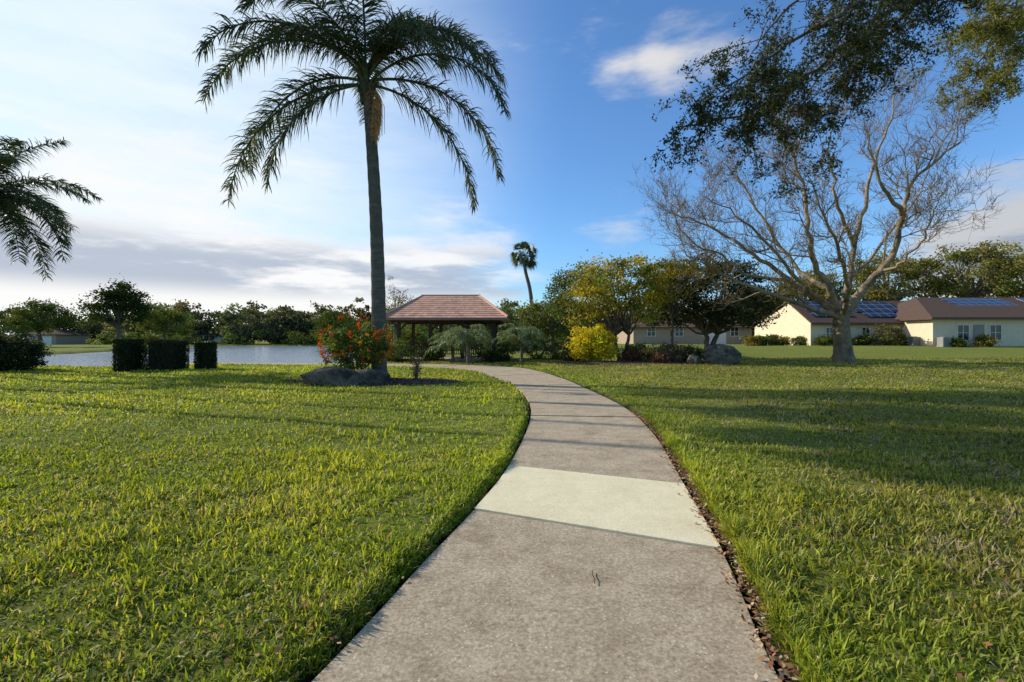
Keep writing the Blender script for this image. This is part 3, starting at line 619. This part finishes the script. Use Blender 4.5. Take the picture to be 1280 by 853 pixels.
def stump():
    x,y=wx(520,16.2),16.2; z=float(zg(x,y)); g=Geo(); rng=np.random.default_rng(3)
    e=empty('dry_ornamental_plant',(x,y,z))
    g.tube([(x,y,z-.05),(x+.02,y,z+.3),(x+.03,y,z+.62)],[.07,.055,.04],8); par(g.obj('stem',M_bark,True),e); g=Geo()
    P=np.array([x,y,z+.45])+rng.normal(0,1,(260,3))*[.10,.10,.24]; g.leaves(P,.14,.03,np.array((.24,.12,.08))*rng.uniform(.5,1.5,260)[:,None],rng); par(g.obj('leaves',M_litter),e)
stump()

# ---------------------------------------------------------------- gazebo
def gazebo():
    D=33.; x0,x1=wx(502,D),wx(622,D); y0,y1=31.2,36.2; e=empty('gazebo',((x0+x1)/2,33.7,0))
    wood=noisemat('dark_wood',(.035,.022,.014),(.09,.055,.035),6,.8,.3,stretch=(1,1,.2)); zf=.18
    g=Geo(); g.box((x0-.2,y0-.2,-.2),(x1+.2,y1+.2,zf)); par(g.obj('floor_slab',M_conc),e)
    g=Geo(); xs=np.linspace(x0+.2,x1-.2,4)
    for xx in xs:
        for yy in (y0+.2,y1-.2): g.box((xx-.11,yy-.11,zf),(xx+.11,yy+.11,2.62))
    for yy in (y0+.2,y1-.2): g.box((x0-.3,yy-.09,2.62),(x1+.3,yy+.09,2.86))
    for xx in xs: g.box((xx-.07,y0-.3,2.863),(xx+.07,y1+.3,2.98))
    for xx in xs:
        for s in(-1,1):
            g.slab((xx,y0+.16,2.1),(xx+s*.5,y0+.16,2.6),(xx+s*.5,y0+.24,2.6),(xx,y0+.24,2.1),.1)
    par(g.obj('posts_and_beams',wood),e)
    g=Geo()
    for (a,b) in [(xs[0]+.11,xs[1]-.11),(xs[2]+.11,xs[3]-.11),(xs[1]+.11,xs[2]-.11)]:
        for yy in ([y0+.2,y1-.2] if a!=xs[1]+.11 else [y1-.2]):
            g.box((a,yy-.04,1.1),(b,yy+.04,1.18)); g.box((a,yy-.03,.32),(b,yy+.03,.39))
            for q in np.arange(a+.1,b,.14): g.box((q-.02,yy-.02,.39),(q+.02,yy+.02,1.1))
    for xx in (x0+.2,x1-.2):
        g.box((xx-.04,y0+.31,1.1),(xx+.04,y1-.31,1.18))
        for q in np.arange(y0+.4,y1-.3,.14): g.box((xx-.02,q-.02,.3),(xx+.02,q+.02,1.1))
    g.box((xs[1],y1-1.0,.62),(xs[2],y1-.55,.68)); g.box((xs[1]+.1,y1-.95,zf),(xs[1]+.18,y1-.6,.62)); g.box((xs[2]-.18,y1-.95,zf),(xs[2]-.1,y1-.6,.62))
    par(g.obj('railing_and_bench',wood),e)
    tile=noisemat('roof_tile',(.48,.25,.155),(.66,.40,.27),3,.85,.3,attr=True); g=Geo()
    ex0,ex1,ey0,ey1=x0-.75,x1+.75,y0-.75,y1+.75; zt0,zt1=2.86,4.55; nc=11; mx=(ex0+ex1)/2; my=(ey0+ey1)/2; rng=np.random.default_rng(8)
    hx=(ex1-ex0)/2; hy=(ey1-ey0)/2; ridge=2.0
    def rect(t): a=hx+(ridge-hx)*t; b=hy+(.12-hy)*t; return a,b
    for c in range(nc):
        t0=c/nc; t1=(c+1)/nc+.012; a0,b0=rect(t0); a1,b1=rect(t1); z0=zt0+(zt1-zt0)*t0+.03; z1=zt0+(zt1-zt0)*t1
        for sd in range(4):
            if sd==0: A,B,Cc,Dd=(-a0,-b0),(a0,-b0),(a1,-b1),(-a1,-b1)
            elif sd==1: A,B,Cc,Dd=(a0,-b0),(a0,b0),(a1,b1),(a1,-b1)
            elif sd==2: A,B,Cc,Dd=(a0,b0),(-a0,b0),(-a1,b1),(a1,b1)
            else: A,B,Cc,Dd=(-a0,b0),(-a0,-b0),(-a1,-b1),(-a1,b1)
            A,B,Cc,Dd=[np.array(q) for q in (A,B,Cc,Dd)]; L=np.linalg.norm(B-A); nt_=max(2,int(L/.3))
            for k in range(nt_):
                u0,u1=k/nt_,(k+1)/nt_; gp=.015/nt_
                p=[A+(B-A)*(u0+gp),A+(B-A)*(u1-gp),Dd+(Cc-Dd)*(u1-gp),Dd+(Cc-Dd)*(u0+gp)]
                P=[(mx+p[0][0],my+p[0][1],z0),(mx+p[1][0],my+p[1][1],z0),(mx+p[2][0],my+p[2][1],z1),(mx+p[3][0],my+p[3][1],z1)]
                v=rng.uniform(.8,1.15); g.slab(*P,.028,(v,v*rng.uniform(.92,1.05),v))
    g.tube([(mx-ridge-.1,my,zt1+.02),(mx+ridge+.1,my,zt1+.02)],[.11,.11],8)
    for sx in(-1,1):
        for sy in(-1,1): g.tube([(mx+sx*ridge,my,zt1+.03),(mx+sx*hx,my+sy*hy,zt0+.08)],[.09,.09],7)
    par(g.obj('tiled_roof',tile),e)
    g=Geo(); 
    v=[(mx-hx,my-hy,zt0-.03),(mx+hx,my-hy,zt0-.03),(mx+hx,my+hy,zt0-.03),(mx-hx,my+hy,zt0-.03),(mx-ridge,my,zt1-.06),(mx+ridge,my,zt1-.06)]
    g.add(v,[(0,1,5,4),(2,3,4,5)]); g.add(v,[(0,1,2,3)])
    g.box((mx-hx,my-hy-.03,zt0-.14),(mx+hx,my-hy,zt0+.02)); g.box((mx-hx,my+hy,zt0-.14),(mx+hx,my+hy+.03,zt0+.02))
    g.box((mx-hx-.03,my-hy,zt0-.14),(mx-hx,my+hy,zt0+.02)); g.box((mx+hx,my-hy,zt0-.14),(mx+hx+.03,my+hy,zt0+.02))
    par(g.obj('fascia',plain('fascia_paint',(.25,.16,.11))),e)
gazebo()

# ---------------------------------------------------------------- houses
M_stucco=noisemat('cream_stucco',(.66,.54,.36),(.76,.64,.44),2,.9,.15)
M_stucco2=noisemat('tan_stucco',(.34,.25,.17),(.42,.32,.22),2,.9,.15)
M_roof=noisemat('brown_shingle',(.07,.045,.034),(.14,.092,.07),7,.95,.5,stretch=(1,1,4),spec=.05)
M_trim=plain('brown_trim',(.09,.05,.035)); M_white=plain('white_frame',(.7,.68,.62))
mg,nt,b,o=newmat('window_glass'); b.inputs['Base Color'].default_value=(.02,.025,.03,1); b.inputs['Roughness'].default_value=.08
ms,nt,b,o=newmat('solar_panel'); b.inputs['Roughness'].default_value=.25; b.inputs['Specular IOR Level'].default_value=.4
br=N(nt,'ShaderNodeTexBrick'); br.offset=0; br.inputs['Color1'].default_value=(.012,.016,.028,1); br.inputs['Color2'].default_value=(.016,.02,.036,1); br.inputs['Mortar'].default_value=(.25,.27,.3,1)
br.inputs['Scale'].default_value=1; br.inputs['Brick Width'].default_value=1.0; br.inputs['Row Height'].default_value=.9; br.inputs['Mortar Size'].default_value=.03
tc=N(nt,'ShaderNodeTexCoord'); nt.links.new(tc.outputs['Object'],br.inputs['Vector']); nt.links.new(br.outputs[0],b.inputs['Base Color'])
def window(e,x0,x1,z0,z1,y,side='y'):
    g=Geo(); w=.08
    g.box((x0-w,y-.06,z0-w),(x0,y+.05,z1+w)); g.box((x1,y-.06,z0-w),(x1+w,y+.05,z1+w)); g.box((x0,y-.06,z1),(x1,y+.05,z1+w)); g.box((x0,y-.09,z0-w),(x1,y+.05,z0))
    m=(x0+x1)/2; g.box((m-.03,y-.045,z0),(m+.03,y+.03,z1)); g.box((x0,y-.04,(z0+z1)/2-.02),(m-.03,y+.03,(z0+z1)/2+.02)); g.box((m+.03,y-.04,(z0+z1)/2-.02),(x1,y+.03,(z0+z1)/2+.02))
    par(g.obj('window_frame',M_white),e); g=Geo(); g.box((x0+.001,y-.02,z0+.001),(x1-.001,y+.02,z1-.001)); par(g.obj('window_glass',mg),e)
def house1():
    e=empty('stucco_house',(40,55,.7)); xa,xb,y0,y1,ym=32.9,46.6,52.,64.,56.0; zb=.3; ze=3.55; zr=5.95
    g=Geo(); g.box((xa,y0,zb),(xb+6,y1,ze)); par(g.obj('walls',M_stucco),e)
    me=bpy.data.meshes.new('gable'); me.from_pydata([(xa,y0,ze),(xa,y1,ze),(xa,ym,zr-.12)],[],[(0,2,1)]); me.materials.append(M_stucco); ob=bpy.data.objects.new('gable',me); col.objects.link(ob); par(ob,e)
    wx0,wx1,wy0,wy1=42.8,66.,48.,60.; wr=6.25; wm=54.
    g=Geo(); g.box((wx0,wy0,zb),(wx1,wy1,3.72)); par(g.obj('wing_walls',M_stucco),e)
    g=Geo(); o=.55
    k=(zr-ze)/(ym-y0); zl=ze-o*k; k2=(zr-ze)/(y1-ym)
    g.slab((xa-.25,y0-o,zl+.06),(xb+4,y0-o,zl+.06),(xb+4,ym,zr+.06),(xa-.25,ym,zr+.06),.14)
    g.slab((xb+4,y1+o,ze-o*k2+.06),(xa-.25,y1+o,ze-o*k2+.06),(xa-.25,ym,zr+.06),(xb+4,ym,zr+.06),.14)
    e0=3.68; A=(wx0-o,wy0-o,e0);B=(wx1,wy0-o,e0);C=(wx1,wm,wr);Dq=(wx0+3.4,wm,wr);E=(wx0-o,wy1+o,e0);G=(wx1,wy1+o,e0)
    g.slab(A,B,C,Dq,.12); g.slab(G,E,Dq,C,.12); g.slab(E,A,Dq,tuple(np.array(Dq)+[0,.01,0]),.12)
    par(g.obj('roof',M_roof),e)
    g=Geo(); g.box((xa-.25,y0-o-.04,zl-.17),(wx0-o-.05,y0-o,zl+.07)); g.box((wx0-o,wy0-o-.04,e0-.2),(wx1,wy0-o,e0+.01)); g.box((wx0-o-.04,wy0-o,e0-.2),(wx0-o,y0-o-.05,e0+.01))
    par(g.obj('fascia',M_trim),e)
    def onroof(x,t,y0,ym,z0,z1,off=.12): return (x,y0+(ym-y0)*t,z0+(z1-z0)*t+off)
    g=Geo()
    for (a,b_,t0,t1) in [(33.6,38.0,.12,.9),(38.9,44.2,.35,.9),(39.5,43.0,.1,.33)]:
        g.slab(onroof(a,t0,y0,ym,ze,zr,.2),onroof(b_,t0,y0,ym,ze,zr,.2),onroof(b_,t1,y0,ym,ze,zr,.2),onroof(a,t1,y0,ym,ze,zr,.2),.06)
    g.slab(onroof(48.3,.25,wy0,wm,e0,wr,.1),onroof(55.,.25,wy0,wm,e0,wr,.1),onroof(55.,.9,wy0,wm,e0,wr,.1),onroof(48.3,.9,wy0,wm,e0,wr,.1),.06)
    g.slab(onroof(57,.25,wy0,wm,e0,wr,.1),onroof(62.,.25,wy0,wm,e0,wr,.1),onroof(62.,.9,wy0,wm,e0,wr,.1),onroof(57,.9,wy0,wm,e0,wr,.1),.06)
    par(g.obj('solar_panels',ms),e)
    for a in (34.6,36.4,38.6,40.6): window(e,a,a+.75,1.5,2.75,y0)
    for a in (45.3,48.6,52.5,56): window(e,a,a+1.1,1.4,2.9,wy0)
    g=Geo(); g.box((46.9,wy0-.05,zb),(48.0,wy0+.02,2.95)); g.box((wx0+.4,wy0-.9,zb),(wx0+1.3,wy0-.15,1.6)); par(g.obj('door_and_utility_box',plain('utility',(.28,.25,.2))),e)
house1()
def ac(x,y):
    z=float(zg(x,y)); e=empty('air_conditioner_unit',(x,y,z)); g=Geo(); g.box((x-.45,y-.4,z),(x+.45,y+.4,z+.1)); g.box((x-.4,y-.35,z+.1),(x+.4,y+.35,z+.95)); 
    for k in range(12): g.box((x-.37,y-.37,z+.17+k*.06),(x+.37,y-.352,z+.2+k*.06))
    g.tube([(x,y,z+.95),(x,y,z+1.0)],[.3,.3],16); par(g.obj('housing',plain('ac_metal',(.25,.24,.21),.6)),e)
ac(wx(1165,49)-1.2,49.8); ac(wx(1180,47),47.)
def house2(name,x0,x1,y0,y1,zb,ze,zr,wall):
    e=empty(name,((x0+x1)/2,(y0+y1)/2,zb)); g=Geo(); g.box((x0,y0,zb-.6),(x1,y1,ze)); par(g.obj('walls',wall),e)
    o=.6; ym=(y0+y1)/2; r=(y1-y0)/2; A=(x0-o,y0-o,ze);B=(x1+o,y0-o,ze);C=(x1-r,ym,zr);Dq=(x0+r,ym,zr);E=(x0-o,y1+o,ze);G=(x1+o,y1+o,ze)
    g=Geo(); g.slab(A,B,C,Dq,.15); g.slab(G,E,Dq,C,.15); g.slab(E,A,Dq,(Dq[0],Dq[1]+.01,Dq[2]),.15); g.slab(B,G,(C[0],C[1]+.01,C[2]),C,.15)
    par(g.obj('roof',M_roof),e)
    for a in np.linspace(x0+2,x1-3,4): window(e,a,a+1.1,zb+1.2,zb+2.4,y0)
    g=Geo(); gx_=x0+(x1-x0)*.62; g.box((gx_,y0-.04,zb-.1),(gx_+2.8,y0+.02,zb+2.2)); par(g.obj('garage_door',M_white),e)
house2('tan_house',17.5,34.5,68,80,.75,3.2,4.9,M_stucco2)
house2('lake_house',wx(245,128),wx(290,128),126,136,0,2.7,4.4,M_stucco)
house2('lake_house',wx(20,122),wx(70,122),122,132,0,2.7,4.2,M_stucco2)

# ---------------------------------------------------------------- sky / sun
S=Vector((-math.sin(math.radians(AZ))*math.cos(math.radians(EL)),math.cos(math.radians(AZ))*math.cos(math.radians(EL)),math.sin(math.radians(EL))))
sl=bpy.data.lights.new('sun','SUN'); sl.energy=5.0; sl.angle=math.radians(.5); sl.color=(1,.94,.83)
so=bpy.data.objects.new('sun',sl); so.rotation_euler=S.to_track_quat('Z','Y').to_euler(); so.location=S*100; col.objects.link(so)
w=bpy.data.worlds.new('World'); scene.world=w; w.use_nodes=True; nt=w.node_tree; bg=nt.nodes['Background']; SK=.15; bg.inputs['Strength'].default_value=SK
sky=N(nt,'ShaderNodeTexSky',sky_type='NISHITA'); sky.sun_disc=False; sky.sun_elevation=math.radians(EL); sky.sun_rotation=math.radians(-AZ)
sky.air_density=1.1; sky.dust_density=.5; sky.ozone_density=1.8
L=nt.links.new
tint=N(nt,'ShaderNodeVectorMath',operation='MULTIPLY'); L(sky.outputs[0],tint.inputs[0]); tint.inputs[1].default_value=(.64,.96,1.30)
tc=N(nt,'ShaderNodeTexCoord'); dirv=tc.outputs['Generated']; sx=N(nt,'ShaderNodeSeparateXYZ'); L(dirv,sx.inputs[0])
def mr(src,a,b,c=0,d=1,smooth=True):
    n=N(nt,'ShaderNodeMapRange'); n.interpolation_type='SMOOTHSTEP' if smooth else 'LINEAR'
    for k,v in zip((1,2,3,4),(a,b,c,d)): n.inputs[k].default_value=v
    L(src,n.inputs[0]); return n.outputs[0]
def ma(op,a,b):
    n=N(nt,'ShaderNodeMath',operation=op)
    for k,v in enumerate((a,b)):
        if isinstance(v,(int,float)): n.inputs[k].default_value=v
        else: L(v,n.inputs[k])
    return n.outputs[0]
def dot(c):
    c=Vector(c).normalized(); n=N(nt,'ShaderNodeVectorMath',operation='DOT_PRODUCT'); L(dirv,n.inputs[0]); n.inputs[1].default_value=c; return n.outputs['Value']
def noi(scl,stretch,d=6,ro=.6,off=(0,0,0)):
    mp=N(nt,'ShaderNodeMapping'); mp.inputs['Scale'].default_value=stretch; mp.inputs['Location'].default_value=off; L(dirv,mp.inputs[0])
    n=N(nt,'ShaderNodeTexNoise'); n.inputs['Scale'].default_value=scl; n.inputs['Detail'].default_value=d; n.inputs['Roughness'].default_value=ro; L(mp.outputs[0],n.inputs['Vector']); return n.outputs['Fac']
def blob(pxx,pyy,rdeg,amp):
    c=px(pxx,pyy,1)-np.array([0,0,H]); return ma('MULTIPLY',mr(dot(c),math.cos(math.radians(rdeg)),1),amp)
n1=noi(2.2,(1,1,3.6)); n2=noi(3.0,(1,1,5),6,.6,(3.1,1.2,.4))
left=mr(dot((-.85,.53,0)),.35,.98); low=mr(sx.outputs[2],.10,.50,1,0)
lowband=mr(sx.outputs[2],.02,.20,1,0)
bank=ma('MULTIPLY',left,low)
band=ma('MULTIPLY',ma('MULTIPLY',mr(dot((-.75,.66,.12)),.62,.92),mr(sx.outputs[2],.04,.09)),mr(sx.outputs[2],.14,.20,1,0))
dens=ma('ADD',n1,ma('MULTIPLY',bank,.36)); dens=ma('ADD',dens,ma('MULTIPLY',lowband,.11)); dens=ma('ADD',dens,ma('MULTIPLY',band,.10))
for q in [(795,115,6,.13),(868,65,6,.13),(1225,262,11,.26),(1265,300,9,.16),(600,365,9,.1),(760,275,6,.08)]: dens=ma('ADD',dens,blob(*q))
mask=mr(dens,.60,.84)
veil=ma('MULTIPLY',ma('MULTIPLY',mr(dot((-.85,.50,.25)),.45,.93),mr(n2,.3,.7,.7,1)),.96)
cloudlit=N(nt,'ShaderNodeMix',data_type='RGBA'); 
gf=ma('MULTIPLY',mr(n2,.38,.54),ma('MULTIPLY',mr(sx.outputs[2],.065,.11),mr(sx.outputs[2],.14,.21,1,0))); L(gf,cloudlit.inputs[0])
q=1/SK
cloudlit.inputs[6].default_value=(1.0*q,.98*q,.96*q,1); cloudlit.inputs[7].default_value=(.47*q,.52*q,.63*q,1)
lum=mr(dot((-.85,.50,.15)),-.2,.75,.62,1.0)
cl=N(nt,'ShaderNodeVectorMath',operation='SCALE'); L(cloudlit.outputs[2],cl.inputs[0]); L(lum,cl.inputs['Scale'])
m1=N(nt,'ShaderNodeMix',data_type='RGBA'); L(veil,m1.inputs[0]); L(tint.outputs[0],m1.inputs[6]); m1.inputs[7].default_value=(.88*q,.98*q,1.0*q,1)
m2=N(nt,'ShaderNodeMix',data_type='RGBA'); L(ma('MULTIPLY',mask,.9),m2.inputs[0]); L(m1.outputs[2],m2.inputs[6]); L(cl.outputs[0],m2.inputs[7])
L(m2.outputs[2],bg.inputs['Color'])

cam=bpy.data.cameras.new('camera'); cam.sensor_width=36; cam.lens=36*F/1280; cam.clip_end=6000; cam.clip_start=.05; cam.shift_y=(CY-426.5)/1280
co=bpy.data.objects.new('camera',cam); co.location=(0,0,H); co.rotation_euler=(math.radians(90),0,0); col.objects.link(co); scene.camera=co
